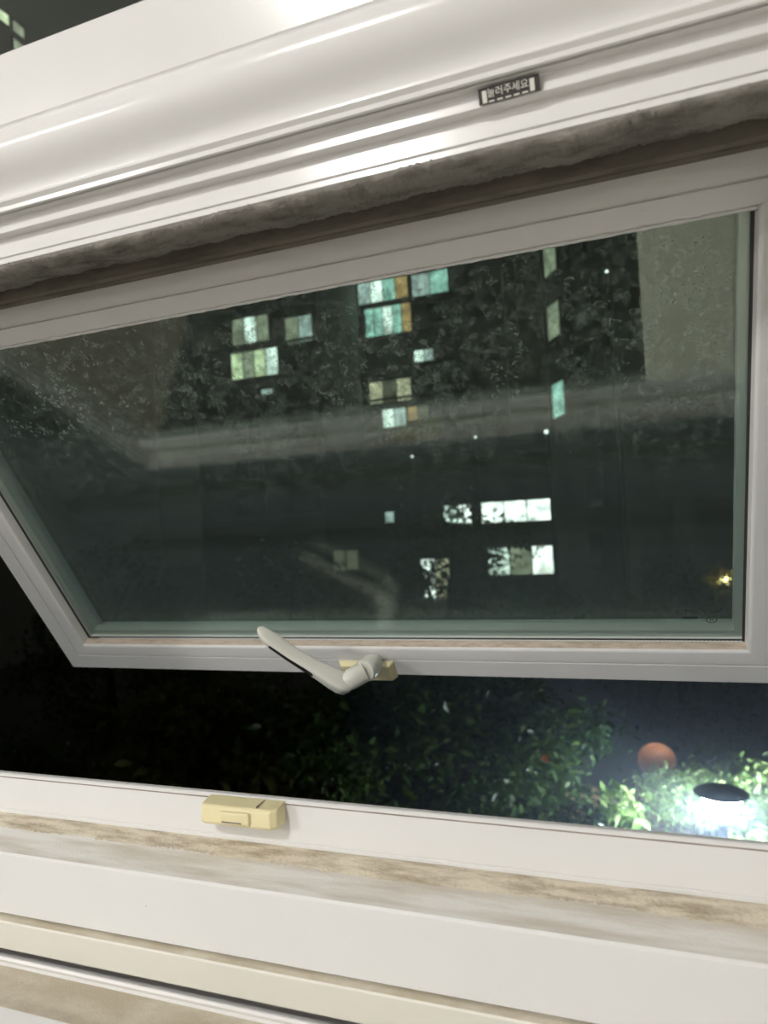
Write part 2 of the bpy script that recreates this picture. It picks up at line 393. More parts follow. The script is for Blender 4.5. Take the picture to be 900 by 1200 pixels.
# caked dust in the corner of the sill
nx, ns = 700, 7
V = []
base = [(.4399, -.2225), (.4375, -.2228), (.4350, -.2236), (.4325, -.2246), (.4300, -.2256), (.4270, -.2264), (.4225, -.2275)]
base = ks(base)
for i in range(nx):
    x = FX0 + (FX1 - FX0) * i / (nx - 1)
    l1 = 0.5 + 0.5 * math.sin(x * 17 + 2 * math.sin(x * 7)); l2 = math.sin(x * 61 + 1.3)
    for k, (yy, zz) in enumerate(base):
        a = 0 if k == 0 else 1
        V.append((x, yy - a * (.002 * l1 + rng.normal(0, .0003)), zz + CZ + (0 if k in (0, ns - 1) else .0008 * l1 + .0004 * l2 + rng.normal(0, .00035)) - (.0012 if k == ns - 1 else 0)))
F = [(i * ns + k, (i + 1) * ns + k, (i + 1) * ns + k + 1, i * ns + k + 1) for i in range(nx - 1) for k in range(ns - 1)]
meshobj('caked_dust', V, F, M['crud'], win, smooth=True)
# jambs
XL, XR = -0.758, 0.106
MID = (XL + XR) / 2
jl = [(FX0, .429), (XL - .042, .429), (XL - .0405, .445), (XL - .0425, .447), (XL - .0400, .450), (XL - .0385, .477), (XL - .002, .477), (XL, .479), (XL - .0008, .4845), (XL - .002, .486), (XL - .045, .486), (XL - .045, .495), (FX0, .495)]
prism('jamb', jl, CZ - .2650, CZ + .2140, M['pvc_matte'], win, axis='Z')
prism('jamb', [(2 * MID - x if i not in (0, len(jl) - 1) else FX1, y) for i, (x, y) in enumerate(jl)], CZ - .2650, CZ + .2140, M['pvc_matte'], win, axis='Z')
# transom light above the mullion
boxes('transom_pane', [(FX0 + .03, FX1 - .03, .4035, .4085, CZ + .335, CZ + .80)], M['glass_transom'], win)
boxes('transom_rail', [(FX0, FX1, .385, .515, CZ + .80, WT), (FX0, FX0 + .06, .385, .515, CZ + .3476, CZ + .80), (FX1 - .06, FX1, .385, .515, CZ + .3476, CZ + .80)], M['pvc'], win)

# yellowed latch keeper on the sill
kp = empty('latch_keeper', (0, 0, 0), win); kp.matrix_parent_inverse = Matrix.Translation(win.location).inverted()
def child(o, p):
    o.parent = p; o.matrix_parent_inverse = Matrix.Identity(4); return o
a0 = at(231, 952, .422 * KS); a1 = at(318, 966, .422 * KS)
kx0, kx1 = a0.x, a1.x
zt, zb = a0.z + .0056, a0.z - .0095
YF = .44 * KS - .44        # set-back of the sill face
prof = [(.4398, zt + .0015 - CZ), (.4250, zt - .0004 - CZ), (.4235, zt - .0022 - CZ), (.4225, zb + .002 - CZ), (.4240, zb - CZ), (.4398, zb + .001 - CZ)]
V = []
for x, ins in ((kx0, 0.002), (kx0 + .004, 0), (kx1 - .003, 0), (kx1 + .0015, 0.0035)):
    for (yy, zz) in prof:
        V.append((x, min(yy + ins, .4398) + YF, zz + CZ))
n = len(prof); F = [(k * n + i, k * n + (i + 1) % n, (k + 1) * n + (i + 1) % n, (k + 1) * n + i) for k in range(3) for i in range(n)] + [tuple(range(n)), tuple(range(3 * n, 4 * n))]
ko = meshobj('keeper_body', V, F, M['yellowed']); child(ko, kp); bevel(ko, .0009, 2)
wk = kx1 - kx0
ko = boxes('keeper_roller', [(kx0 + wk * .30, kx0 + wk * .70, .4205 + YF, .4245 + YF, zb + .0022, zt - .0032)], M['yellowed']); child(ko, kp); bevel(ko, .0016, 3)
ko = boxes('keeper_seam', [(kx0 + wk * .765, kx0 + wk * .775, .4252 + YF, .4385 + YF, zt - .0012, zt + .0014)], M['lip']); child(ko, kp)
ko = boxes('keeper_seam', [(kx0 + wk * .34, kx0 + wk * .60, .4199 + YF, .4206 + YF, zb + .0040, zb + .0048)], M['felt']); child(ko, kp)

# lettered sticker tucked in the head rail
def text_mesh(name, body, size, mat, parent, mw, extrude=0.0, align='CENTER'):
    cu = bpy.data.curves.new(name + '_curve', 'FONT'); cu.body = body; cu.size = size; cu.align_x = align; cu.align_y = 'CENTER'; cu.extrude = extrude; cu.resolution_u = 3
    t = bpy.data.objects.new(name + '_tmp', cu); COL.objects.link(t)
    bpy.context.view_layer.update()
    me = bpy.data.meshes.new_from_object(t.evaluated_get(bpy.context.evaluated_depsgraph_get()))
    bpy.data.objects.remove(t); bpy.data.curves.remove(cu)
    me.materials.clear(); me.materials.append(mat)
    me.transform(mw)
    o = bpy.data.objects.new(name, me); COL.objects.link(o); child(o, parent); return o
st = empty('slot_sticker', (0, 0, 0), win); st.matrix_parent_inverse = Matrix.Translation(win.location).inverted()
sx0, sx1 = at(563, 113, .411).x, at(634, 97, .411).x
lean = math.radians(24)
sh = .0112
org = Vector(((sx0 + sx1) / 2, .4070, CZ + .2388))      # bottom centre of the sticker, leaning towards the room at its top
up = Vector((0, -math.sin(lean), math.cos(lean))); nrm = Vector((0, -math.cos(lean), -math.sin(lean))); ex = Vector((1, 0, 0))
up = Vector((0, -0.32, 0.95)).normalized(); nrm = Vector((0, -up.z, up.y)).normalized()
def slab(name, x0, x1, h0, h1, t0, t1, mat):
    V = [org + ex * x + up * h + nrm * t for t in (t0, t1) for h in (h0, h1) for x in (x0, x1)]
    F = [(0, 1, 3, 2), (4, 5, 7, 6), (0, 1, 5, 4), (2, 3, 7, 6), (0, 2, 6, 4), (1, 3, 7, 5)]
    return child(meshobj(name, V, F, mat), st)
hw = (sx1 - sx0) / 2
sh = .0082
slab('sticker_back', -hw, hw, 0, sh, -.0006, .0006, M['sticker'])
slab('white_bar', -hw + .0022, -hw + .0048, .0004, sh - .0014, .0006, .0009, M['print'])
slab('white_bar', hw - .0056, hw - .0030, .0004, sh - .0014, .0006, .0009, M['print'])
def frame_mat(o_, ex_, up_, n_):
    return Matrix(((ex_.x, up_.x, n_.x, o_.x), (ex_.y, up_.y, n_.y, o_.y), (ex_.z, up_.z, n_.z, o_.z), (0, 0, 0, 1)))
text_mesh('lettering', '눌러주세요', .0052, M['print'], st, frame_mat(org + up * .0047 + nrm * .0010 - ex * .0006, ex, up, nrm), .0001)
for k in range(5):
    slab('lettering_stub', -.0118 + k * .0048, -.0086 + k * .0048, .0003, .0011, .0006, .0009, M['print'])

# ------------------------------------------------------------------ the open sash
U = 0.55
sP = Vector((0, math.sin(TILT), -math.cos(TILT))); sN = Vector((0, math.cos(TILT), math.sin(TILT)))
def S(x, s, o): 
    p = Vector((x, 0, 0)) + s * sP + (U - o) * sN; p.z += CZ; return p
gxl, gxr, gst, gsb = -0.731, 0.079, 0.137, 0.5426
GO = -0.0135
sash = empty('awning_sash', S((gxl + gxr) / 2, gsb + .05, -.02)); tag(sash, 'white framed awning window sash swung open over the trees, with dusty double glazing', 'window sash')
def sp(o, p=None):
    o.parent = p or sash; o.matrix_parent_inverse = Matrix.Translation(sash.location).inverted() if (p is None) else Matrix.Identity(4); return o
prof = [(0, GO), (.0015, -.0025), (.0030, -.0008), (.0050, 0.0), (.0195, 0.0), (.0199, -.0030), (.0212, -.0030), (.0217, 0), (.0440, 0), (.0462, -.0022),
        (.0462, -.0180), (.0500, -.0185), (.0560, -.0185), (.0560, -.0450), (0, -.0450)]
def corner(cx, cs, w, o):
    return S(gxl - w if cx == 0 else gxr + w, gst - w if cs == 0 else gsb + w, o)
for nm, c0, c1 in (('top_rail', (0, 0), (1, 0)), ('bottom_rail', (0, 1), (1, 1)), ('stile', (0, 0), (0, 1)), ('stile', (1, 0), (1, 1))):
    n = len(prof)
    V = [corner(*c0, w, o) for w, o in prof] + [corner(*c1, w, o) for w, o in prof]
    F = [(i, (i + 1) % n, n + (i + 1) % n, n + i) for i in range(n)] + [tuple(range(n)), tuple(range(n, 2 * n))]
    fm = [0] * len(F)
    fm[10] = fm[11] = 2
    if nm == 'bottom_rail': fm[0] = 1
    sp(autosmooth(meshobj(nm, V, F, None, mats=[M['sash'], M['bead_dirt'], M['lip']], fmat=fm), 0.5))
def sbox(name, x0, x1, s0, s1, o0, o1, mat, p=None, bv=0):
    V = [S(x, s, o) for o in (o0, o1) for s in (s0, s1) for x in (x0, x1)]
    F = [(0, 1, 3, 2), (4, 5, 7, 6), (0, 1, 5, 4), (2, 3, 7, 6), (0, 2, 6, 4), (1, 3, 7, 5)]
    o = sp(meshobj(name, V, F, mat), p)
    if bv: bevel(o, bv, 3)
    return o
# double glazing: each pane's local frame lies in the glass, so the dirt pattern follows it
def pane(name, o0, o1, mat):
    return sbox(name, gxl - .004, gxr + .004, gst - .004, gsb + .004, o0, o1, mat)
p_in = pane('glass_pane', GO - .005, GO, M['glass_in'])
p_out = pane('glass_pane', GO - .022, GO - .017, M['glass_out'])
def sframe(name, w0, w1, o0, o1, mat):     # a thin rectangular frame inset from the glass edge
    V, F = [], []
    for (x0, x1, s0, s1) in ((gxl + w0, gxl + w1, gst + w0, gsb - w0), (gxr - w1, gxr - w0, gst + w0, gsb - w0),
                             (gxl + w1, gxr - w1, gst + w0 - .005, gst + w1 - .005), (gxl + w1, gxr - w1, gsb - w1, gsb - w0)):
        b = len(V)
        V += [S(x, s, o) for o in (o0, o1) for s in (s0, s1) for x in (x0, x1)]
        F += [tuple(b + i for i in q) for q in ((0, 1, 3, 2), (4, 5, 7, 6), (0, 1, 5, 4), (2, 3, 7, 6), (0, 2, 6, 4), (1, 3, 7, 5))]
    return sp(meshobj(name, V, F, mat))
sframe('spacer_bar', .001, .0090, GO - .0168, GO - .0052, M['spacer'])
sframe('glazing_gasket', -.001, .0022, GO, GO + .0012, M['rubber'])
# uneven white sealant along the top edge of the glass
rings = []
for i in range(300):
    x = gxl + (gxr - gxl) * i / 299; r = .0013 + .0003 * math.sin(i * .7) + rng.normal(0, .00015)
    rings.append([S(x, gst - .0022 + r * math.cos(a) + rng.normal(0, .0001), .0002 + r * math.sin(a)) for a in (0, .785, 1.571, 2.356, 3.1416, 4.712)])
sp(loft('sealant', rings, M['pvc'], smooth=3.0))
# pale serrated strip modelled for the spacer's reflection along the bottom edge
rings = []
nseg = 420
for i in range(nseg):
    x = gxl + .02 + (gxr - gxl - .022) * i / (nseg - 1); r = .0007 if i % 2 else .0011
    rings.append([S(x, gsb - .0003 + r * math.cos(a), GO + .0018 + r * math.sin(a)) for a in (0, 1.2566, 2.5133, 3.7699, 5.0265)])
sp(loft('spacer_reflection_strip', rings, M['reflection_strip'], smooth=3.0))
# maker's mark printed on the glass
ex = Vector((1, 0, 0)); gup = -sP; gn = -sN
def on_glass(x, y):
    p = wdir(x, y); p = p * (U - GO - .0004) / (p @ np.array(sN)); return Vector((p[0], p[1], p[2] + CZ))
text_mesh('maker_mark', 'C·MAX', .0092, M['etch'], p_in, frame_mat(on_glass(810, 717.5), ex, gup, gn), 0)
for k in range(7):
    c = on_glass(800.5 + k * 2.7, 724); w_ = .0008 + .0003 * (k % 3)
    child(meshobj('maker_mark', [c - ex * w_ - gup * .0012, c + ex * w_ - gup * .0012, c + ex * w_ + gup * .0012, c - ex * w_ + gup * .0012], [(0, 1, 2, 3)], M['etch']), p_in)
text_mesh('maker_mark', 'H', .0050, M['etch'], p_in, frame_mat(on_glass(834, 726.5), ex, gup, gn), 0)
def ring_on_glass(cx, cy, rx, ry, th):
    c = on_glass(cx, cy); V, F = [], []
    for i in range(32):
        a = 2 * math.pi * i / 32
        for r in (1, 1 - th): V.append(c + ex * (rx * r * math.cos(a)) + gup * (ry * r * math.sin(a)))
    F = [(2 * i, 2 * ((i + 1) % 32), 2 * ((i + 1) % 32) + 1, 2 * i + 1) for i in range(32)]
    o = meshobj('maker_mark', V, F, M['etch']); child(o, p_in)
ring_on_glass(834, 726.5, .0050, .0042, .16)
c = on_glass(836, 715)
V = []
for i in range(20):
    a = -2.6 + 3.6 * i / 19
    for r in (1, .84): V.append(c + ex * (.0075 * r * math.cos(a)) + gup * (.0028 * r * math.sin(a) + .0012 * math.cos(a)))
child(meshobj('maker_mark', V, [(2 * i, 2 * i + 2, 2 * i + 3, 2 * i + 1) for i in range(19)], M['etch']), p_in)

# handle
hd = empty('handle', (0, 0, 0)); sp(hd)
def hpart(o): return child(o, hd)
hx0, hx1 = -0.358, -0.287
s0, s1 = .5640, .5900
# base plate, wedge shaped, standing on the bottom rail
V = [S(hx0, s0, 0.0002), S(hx1, s0, 0.0002), S(hx1, s1, 0.0002), S(hx0, s1, 0.0002), S(hx0 + .006, s0 + .002, .0085), S(hx1 - .005, s0 + .002, .0085), S(hx1 - .005, s1 - .001, .0085), S(hx0 + .006, s1 - .001, .0085)]
bevel(hpart(meshobj('base_plate', V, [(0, 3, 2, 1), (4, 5, 6, 7), (0, 1, 5, 4), (1, 2, 6, 5), (2, 3, 7, 6), (3, 0, 4, 7)], M['yellowed'])), .0012, 2)
def ellring(c, u, v, a, b, n=20, p=2.0):
    r = []
    for i in range(n):
        t = 2 * math.pi * i / n; ct, st_ = math.cos(t), math.sin(t)
        r.append(c + u * (a * math.copysign(abs(ct) ** (2 / p), ct)) + v * (b * math.copysign(abs(st_) ** (2 / p), st_)))
    return r
def hp(x, s, o): return S(x, s, o)
# spindle neck rising from the plate
def chain(name, pts, ab, mat, n=20, p=2.3, ref=None):
    P = [hp(*q) for q in pts]; rings = []
    for k, c in enumerate(P):
        t = (P[min(k + 1, len(P) - 1)] - P[max(k - 1, 0)]).normalized()
        rf = ref or -sN
        v = (rf - t * rf.dot(t)).normalized(); u = t.cross(v)
        rings.append(ellring(c, u, v, ab[k][0], ab[k][1], n, p))
    return hpart(loft(name, rings, mat, smooth=0.9))
def hpx0(x, y, o):
    p = wdir(x, y); p = p * (U - o) / (p @ np.array(sN)); return Vector((p[0], p[1], p[2] + CZ))
def neck(name, pts, mat, n=24, p=2.4):
    Q_ = [hpx0(x, y, o) for x, y, o, r in pts]; ax = (Q_[-1] - Q_[0]).normalized()
    u = ax.cross(Vector((0, 0, 1))).normalized(); v = ax.cross(u)
    return hpart(loft(name, [ellring(c, u, v, q[3], q[3], n, p) for c, q in zip(Q_, pts)], mat, smooth=0.6))
neck('spindle_boss', [(438, 777, .0086, .0104), (436, 779, .0150, .0112), (433.5, 781.5, .0225, .0112), (430, 784.5, .0310, .0104)], M['handle'], p=3.5)
neck('collar', [(431, 783.7, .0290, .0110), (430, 784.5, .0310, .0122), (428, 786.3, .0345, .0122), (427, 787, .0365, .0112)], M['handle'])
# lever: leaves the neck, turns at an elbow and runs up to the left; its broad face is turned upwards
def hpx(x, y, o):
    p = wdir(x, y); p = p * (U - o) / (p @ np.array(sN)); return Vector((p[0], p[1], p[2] + CZ))
st_l = [(302, 736, .0490, .0016, .0012), (305, 739, .0495, .0052, .0034), (311, 744.5, .0503, .0074, .0046), (320, 751, .0512, .0086, .0052), (333, 760.5, .0525, .0084, .0056), (347, 770, .0538, .0082, .0058),
        (363, 779.5, .0550, .0086, .0062), (379, 788.5, .0560, .0098, .0070), (391, 795, .0562, .0112, .0078), (401, 800, .0556, .0122, .0084), (408.5, 803, .0545, .0112, .0080), (413, 804.5, .0538, .0070, .0055)]
P = [hpx(x, y, o) for x, y, o, a_, b_ in st_l]
t = (P[3] - P[8]).normalized()
view = (Vector((0, 0, CZ)) - P[6]).normalized(); vp = (view - t * view.dot(t)).normalized()
low = t.cross(vp).normalized()
if low.z > 0: low = -low
al = math.radians(27)
fn = (vp * math.cos(al) - low * math.sin(al)).normalized(); fl_n = (low * math.cos(al) + vp * math.sin(al)).normalized()
rings = []
for k, c in enumerate(P):
    rings.append(ellring(c, fl_n, fn, st_l[k][3], st_l[k][4], 32, 4.5))
hpart(loft('lever', rings, M['handle'], smooth=0.75))
# barrel joining the elbow to the collar
def chain_px(name, pts, mat, n=24, p=2.4):
    Q_ = [hpx(x, y, o) for x, y, o, r in pts]; ax = (Q_[-1] - Q_[0]).normalized()
    u = ax.cross(Vector((0, 0, 1))).normalized(); v = ax.cross(u)
    return hpart(loft(name, [ellring(c, u, v, q[3], q[3], n, p) for c, q in zip(Q_, pts)], mat, smooth=0.6))
chain_px('barrel', [(400, 801, .0550, .0098), (408, 797.5, .0510, .0110), (418, 792, .0430, .0114), (426, 787.6, .0362, .0112)], M['handle'])
# long raised black strip on the lower flank of the lever, nothing cut in
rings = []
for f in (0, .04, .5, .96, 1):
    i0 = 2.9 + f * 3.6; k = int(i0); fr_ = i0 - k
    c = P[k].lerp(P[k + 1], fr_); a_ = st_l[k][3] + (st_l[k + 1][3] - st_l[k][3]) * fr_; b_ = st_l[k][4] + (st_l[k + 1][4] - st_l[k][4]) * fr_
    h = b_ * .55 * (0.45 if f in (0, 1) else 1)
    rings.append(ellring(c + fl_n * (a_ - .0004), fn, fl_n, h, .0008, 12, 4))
hpart(loft('lever_strip', rings, M['black_strip'], smooth=1.2))

# ------------------------------------------------------------------ inside the room (outside the frame, mirrored in the glass)
def ceiling_lamp(x, y, r, mat, label):
    e = empty('ceiling_lamp_offscreen', (x, y, ZC)); tag(e, label, 'lamp')
    o = lathe('lamp_base', [(r * 1.08, ZC - .001), (r * 1.08, ZC - .018), (r * 1.02, ZC - .022)], x, y, M['ceil']); o.parent = e; o.matrix_parent_inverse = Matrix.Translation(e.location).inverted()
    o = lathe('diffuser_offscreen', [(r, ZC - .0225), (r * .97, ZC - .035), (r * .8, ZC - .045), (r * .4, ZC - .05), (r * .02, ZC - .051)], x, y, mat); o.parent = e; o.matrix_parent_inverse = Matrix.Translation(e.location).inverted()
ceiling_lamp(-0.60, -0.90, .06, M['lamp_near'], 'small round white ceiling lamp near the window')
ceiling_lamp(-2.6, -2.4, .24, M['lamp_far'], 'large round white ceiling lamp deep in the room')
o = boxes('dark_reflection_sheet', [(-1.9, 0.0, -2.6, 0.20, 0.0, 0.012)], M['mat']); tag(o, 'charcoal floor sheet added for a dark reflection in the glass', 'mat')  # added dark sheet, stands in for a dark-clothed person mirrored in the pane
ch = empty('storage_chest', (.50, -.5, 0)); tag(ch, 'cream storage chest with a framed lid beside the added charcoal sheet', 'chest')
def chp(o): o.parent = ch; o.matrix_parent_inverse = Matrix.Translation(ch.location).inverted(); return o
bevel(chp(boxes('body', [(.02, .92, -1.35, .33, 0.0, .58)], M['chest'])), .004)
bevel(chp(boxes('lid', [(.01, .93, -1.36, .34, .582, .61)], M['chest'])), .004)
bevel(chp(boxes('lid_panel', [(.05, .86, -1.28, .30, .611, .618)], M['chest'])), .003)

# ------------------------------------------------------------------ outdoors
GZ = -3.5
o = boxes('ground', [(-70, 60, 0.8, 110, GZ - .3, GZ)], M['ground']); tag(o, 'dark paved ground below the window', 'ground', kind='structure')
o = boxes('outer_wall', [(-6, 5, 0.36, 0.54, GZ, -0.1205)], M['concrete_dark']); tag(o, 'outer wall of the block under the window', 'wall', kind='structure')

def in_parent(o, e):
    o.parent = e; o.matrix_parent_inverse = Matrix.Translation(e.location).inverted(); return o
def leaves(name, cents, sig, n, size, mat, e, flat=0.6, aspect=0.42):
    c = cents[rng.integers(0, len(cents), n)] + rng.normal(0, 1, (n, 3)) * np.array(sig)
    d = rng.normal(0, 1, (n, 3)); d[:, 2] = d[:, 2] * 0.5 - 0.35
    d /= np.linalg.norm(d, axis=1)[:, None]
    up = np.tile(np.array([[0, 0, 1.0]]), (n, 1)) + rng.normal(0, flat, (n, 3))
    w = np.cross(d, up); w /= np.linalg.norm(w, axis=1)[:, None] + 1e-9
    nr = np.cross(w, d)
    L = (size * rng.uniform(.6, 1.25, n))[:, None]
    W = L * aspect
    v = np.empty((n, 6, 3))
    v[:, 0] = c; v[:, 1] = c + d * L * .45 + w * W * .5 + nr * L * .07; v[:, 2] = c + d * L - nr * L * .10
    v[:, 3] = c + d * L * .45 - w * W * .5 + nr * L * .07; v[:, 4] = c + d * L * .5; v[:, 5] = c
    v = v[:, :5]
    me = bpy.data.meshes.new(name)
    me.vertices.add(n * 5); me.vertices.foreach_set('co', v.reshape(-1))
    idx = np.array([0, 1, 4, 1, 2, 4, 2, 3, 4, 3, 0, 4])
    li = (np.arange(n)[:, None] * 5 + idx[None, :]).reshape(-1)
    me.loops.add(len(li)); me.loops.foreach_set('vertex_index', li.astype(np.int32))
    nt_ = n * 4
    me.polygons.add(nt_); me.polygons.foreach_set('loop_start', (np.arange(nt_) * 3).astype(np.int32))
    me.polygons.foreach_set('use_smooth', [True] * nt_)
    a = me.attributes.new('tone', 'FLOAT', 'POINT')
    a.data.foreach_set('value', np.repeat(rng.uniform(0, 1, n), 5))
    me.materials.append(mat); me.update(); me.validate()
    o = bpy.data.objects.new(name, me); link(o); in_parent(o, e); o['kind'] = 'stuff'
    return o
def tree(name, label, cat, x, y, ztop, rad, depth, n, size, mat, group=None, clumps=46, sig=.16, aspect=0.42, nbranch=7, trunk=.07):
    """ztop relative to camera; crown is an ellipsoid of radius rad and half height depth"""
    e = empty(name, (x, y, GZ)); tag(e, label, cat, group)
    cz = CZ + ztop - depth
    u = rng.normal(0, 1, (clumps, 3)); u /= np.linalg.norm(u, axis=1)[:, None]
    u *= rng.uniform(.55, 1.0, (clumps, 1))
    cents = np.array([x, y, cz]) + u * np.array([rad, rad, depth])
    leaves('foliage', cents, (sig, sig, sig * .75), n, size, mat, e, aspect=aspect)
    top = Vector((x, y, cz + depth * .3))
    mid = Vector((x + rng.uniform(-.1, .1), y + rng.uniform(-.1, .1), (GZ + cz) / 2))
    in_parent(tube('trunk', [(x, y, GZ), mid, (x, y, cz), top], [trunk, trunk * .85, trunk * .6, trunk * .25], M['bark']), e)
    for k in range(nbranch):
        c = Vector(cents[k]); st_ = mid.lerp(top, .35 + .5 * k / max(nbranch, 1)); m_ = st_.lerp(c, .5) + Vector((0, 0, .08))
        in_parent(tube('branch', [st_, m_, c], [trunk * .4, trunk * .28, trunk * .1], M['bark'], seg=6), e)
    return e
def px(x, y, Y):
    p = at(x, y, Y); return p.x, p.y, p.z - CZ
# front row of garden trees
def crown(pxx, Y, top_y, **k):
    p = px(pxx, top_y, Y); return tree(x=p[0], y=p[1], ztop=p[2], **k)
G1 = 'garden trees below the window'
crown(60, 6.4, 850, name='young_tree', label='small dim olive tree at the dark end of the garden row', cat='tree', rad=.95, depth=1.0, n=4200, size=.13, mat=M['leaf_green'], group=G1)
crown(215, 5.6, 790, name='young_tree', label='olive yellow leaved tree under the lower corner of the sash', cat='tree', rad=1.15, depth=1.2, n=6200, size=.15, mat=M['leaf_olive'], group=G1, aspect=.5)
crown(400, 5.9, 770, name='young_tree', label='mid green leafy tree below the window handle', cat='tree', rad=1.15, depth=1.3, n=6500, size=.14, mat=M['leaf_green'], group=G1, aspect=.46)
crown(545, 6.6, 790, name='young_tree', label='dark green tree between the leafy tree and the glossy shrub', cat='tree', rad=1.1, depth=1.25, n=6500, size=.13, mat=M['leaf_green'], group=G1)
crown(640, 7.0, 800, name='glossy_shrub', label='tall glossy dark shrub catching glints from the garden lamp', cat='shrub', rad=.72, depth=1.35, n=5600, size=.105, mat=M['leaf_glossy'], group=None)
# low planting lit by the garden lamp
G2 = 'lamplit shrubs around the garden lamp'
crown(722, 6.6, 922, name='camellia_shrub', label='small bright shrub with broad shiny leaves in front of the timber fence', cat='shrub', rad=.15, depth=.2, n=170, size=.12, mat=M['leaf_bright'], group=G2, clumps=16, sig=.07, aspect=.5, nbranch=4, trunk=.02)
crown(690, 6.5, 955, name='camellia_shrub', label='low dark shrub at the foot of the glossy shrub', cat='shrub', rad=.22, depth=.3, n=330, size=.11, mat=M['leaf_glossy'], group=G2, clumps=14, sig=.07, nbranch=4, trunk=.02)
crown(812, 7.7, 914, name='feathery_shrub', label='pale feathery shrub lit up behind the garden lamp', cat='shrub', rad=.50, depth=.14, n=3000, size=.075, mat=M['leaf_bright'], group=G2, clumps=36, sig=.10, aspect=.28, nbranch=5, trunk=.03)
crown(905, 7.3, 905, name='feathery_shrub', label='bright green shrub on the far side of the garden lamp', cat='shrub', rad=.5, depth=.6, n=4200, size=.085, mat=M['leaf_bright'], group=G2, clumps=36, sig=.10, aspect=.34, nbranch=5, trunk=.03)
crown(855, 10.4, 866, name='feathery_shrub', label='dim grey green shrub further behind the garden lamp', cat='shrub', rad=.7, depth=.6, n=3200, size=.09, mat=M['leaf_green'], group=G2, clumps=36, sig=.14, aspect=.34, nbranch=5, trunk=.03)
# back row
G3 = 'tall trees at the back of the garden'
for (pxx, Y, ty, rad, dep, lab) in ((330, 15, 640, 2.4, 2.6, 'broad dark tree in front of the left tower'), (520, 17, 585, 2.3, 2.8, 'dark tree whose leaves cross the lit annex windows'),
                                    (790, 19, 640, 2.6, 2.6, 'dark tree at the back behind the orange mirror'), (120, 14, 640, 2.4, 2.6, 'dark tree at the back seen through the low corner of the pane'),
                                    (655, 21, 680, 1.6, 2.2, 'narrow dark tree in front of the annex')):
    crown(pxx, Y, ty, name='garden_tree', label=lab, cat='tree', rad=rad, depth=dep, n=5200, size=.22, mat=M['leaf_green'], group=G3, clumps=60, sig=.3, trunk=.14)
# a single red leaf spray
p = at(639, 889, 6.05)
e = empty('red_leaf_spray', p); tag(e, 'small spray of red leaves in the glossy shrub', 'leaf')
leaves('red_leaves', np.array([[p.x, p.y, p.z]]), (.012, .012, .03), 7, .07, M['leaf_red'], e)
del e.children[0]['kind']

# garden lamps
def garden_lamp(L, glow, label):
    gl = empty('garden_lamp', (L.x, L.y, GZ)); tag(gl, label, 'lamp')
    zc = L.z
    in_parent(lathe('cap', [(.015, zc + .045), (.09, zc + .037), (.175, zc + .014), (.215, zc - .004), (.215, zc - .012), (.14, zc - .014)], L.x, L.y, M['lampcap']), gl)
    in_parent(lathe('diffuser', [(.140, zc - .016), (.165, zc - .026), (.135, zc - .13), (.085, zc - .20), (.06, zc - .215)], L.x, L.y, glow), gl)
    in_parent(lathe('collar', [(.065, zc - .2155), (.07, zc - .25), (.045, zc - .29)], L.x, L.y, M['post']), gl)
    in_parent(lathe('post', [(.038, zc - .2905), (.038, GZ + .25), (.07, GZ + .22), (.08, GZ)], L.x, L.y, M['post'], seg=20), gl)
garden_lamp(at(845, 928, 6.49), M['lamp_garden'], 'glowing garden lamp with a dark blue disc cap beside the timber fence')

# round orange traffic mirror hood on a post
Q = at(770, 892, 8.95)
tm = empty('traffic_mirror', (Q.x, Q.y + .06, GZ)); tag(tm, 'round orange traffic mirror back beyond the shrubs', 'mirror')
def disc_lathe_y(name, prof, cx, cz, mat, e, seg=36):
    rings = [[(cx + r * math.cos(2 * math.pi * i / seg), y, cz + r * math.sin(2 * math.pi * i / seg)) for i in range(seg)] for r, y in prof]
    return in_parent(loft(name, rings, mat), e)
disc_lathe_y('mirror_back', [(.02, Q.y - .055), (.11, Q.y - .045), (.175, Q.y - .02), (.205, Q.y), (.205, Q.y + .012)], Q.x, Q.z, M['orange'], tm)
disc_lathe_y('rim', [(.206, Q.y - .01), (.216, Q.y - .01), (.216, Q.y + .03), (.206, Q.y + .03)], Q.x, Q.z, M['mirror_back'], tm)
in_parent(lathe('post', [(.03, GZ), (.03, Q.z - .22)], Q.x, Q.y + .05, M['post'], seg=14), tm)

# timber fence behind the shrubs
f0 = px(640, 935, 8.4); f1 = px(815, 950, 8.4)
fe = empty('timber_fence', ((f0[0] + f1[0]) / 2, 8.4, GZ)); tag(fe, 'pale timber board fence lit by the garden lamp', 'fence')
ztop = CZ + px(745, 934, 8.4)[2]
for k in range(8):
    z1 = ztop - k * .155
    in_parent(bevel(boxes('board', [(f0[0], f1[0], 8.38 + .008 * (k % 2), 8.415 + .008 * (k % 2), z1 - .135, z1)], M['timber']), .004), fe)
for xx in np.linspace(f0[0] + .06, f1[0] - .06, 4):
    in_parent(boxes('post', [(xx - .04, xx + .04, 8.425, 8.50, GZ, ztop + .05)], M['timber']), fe)

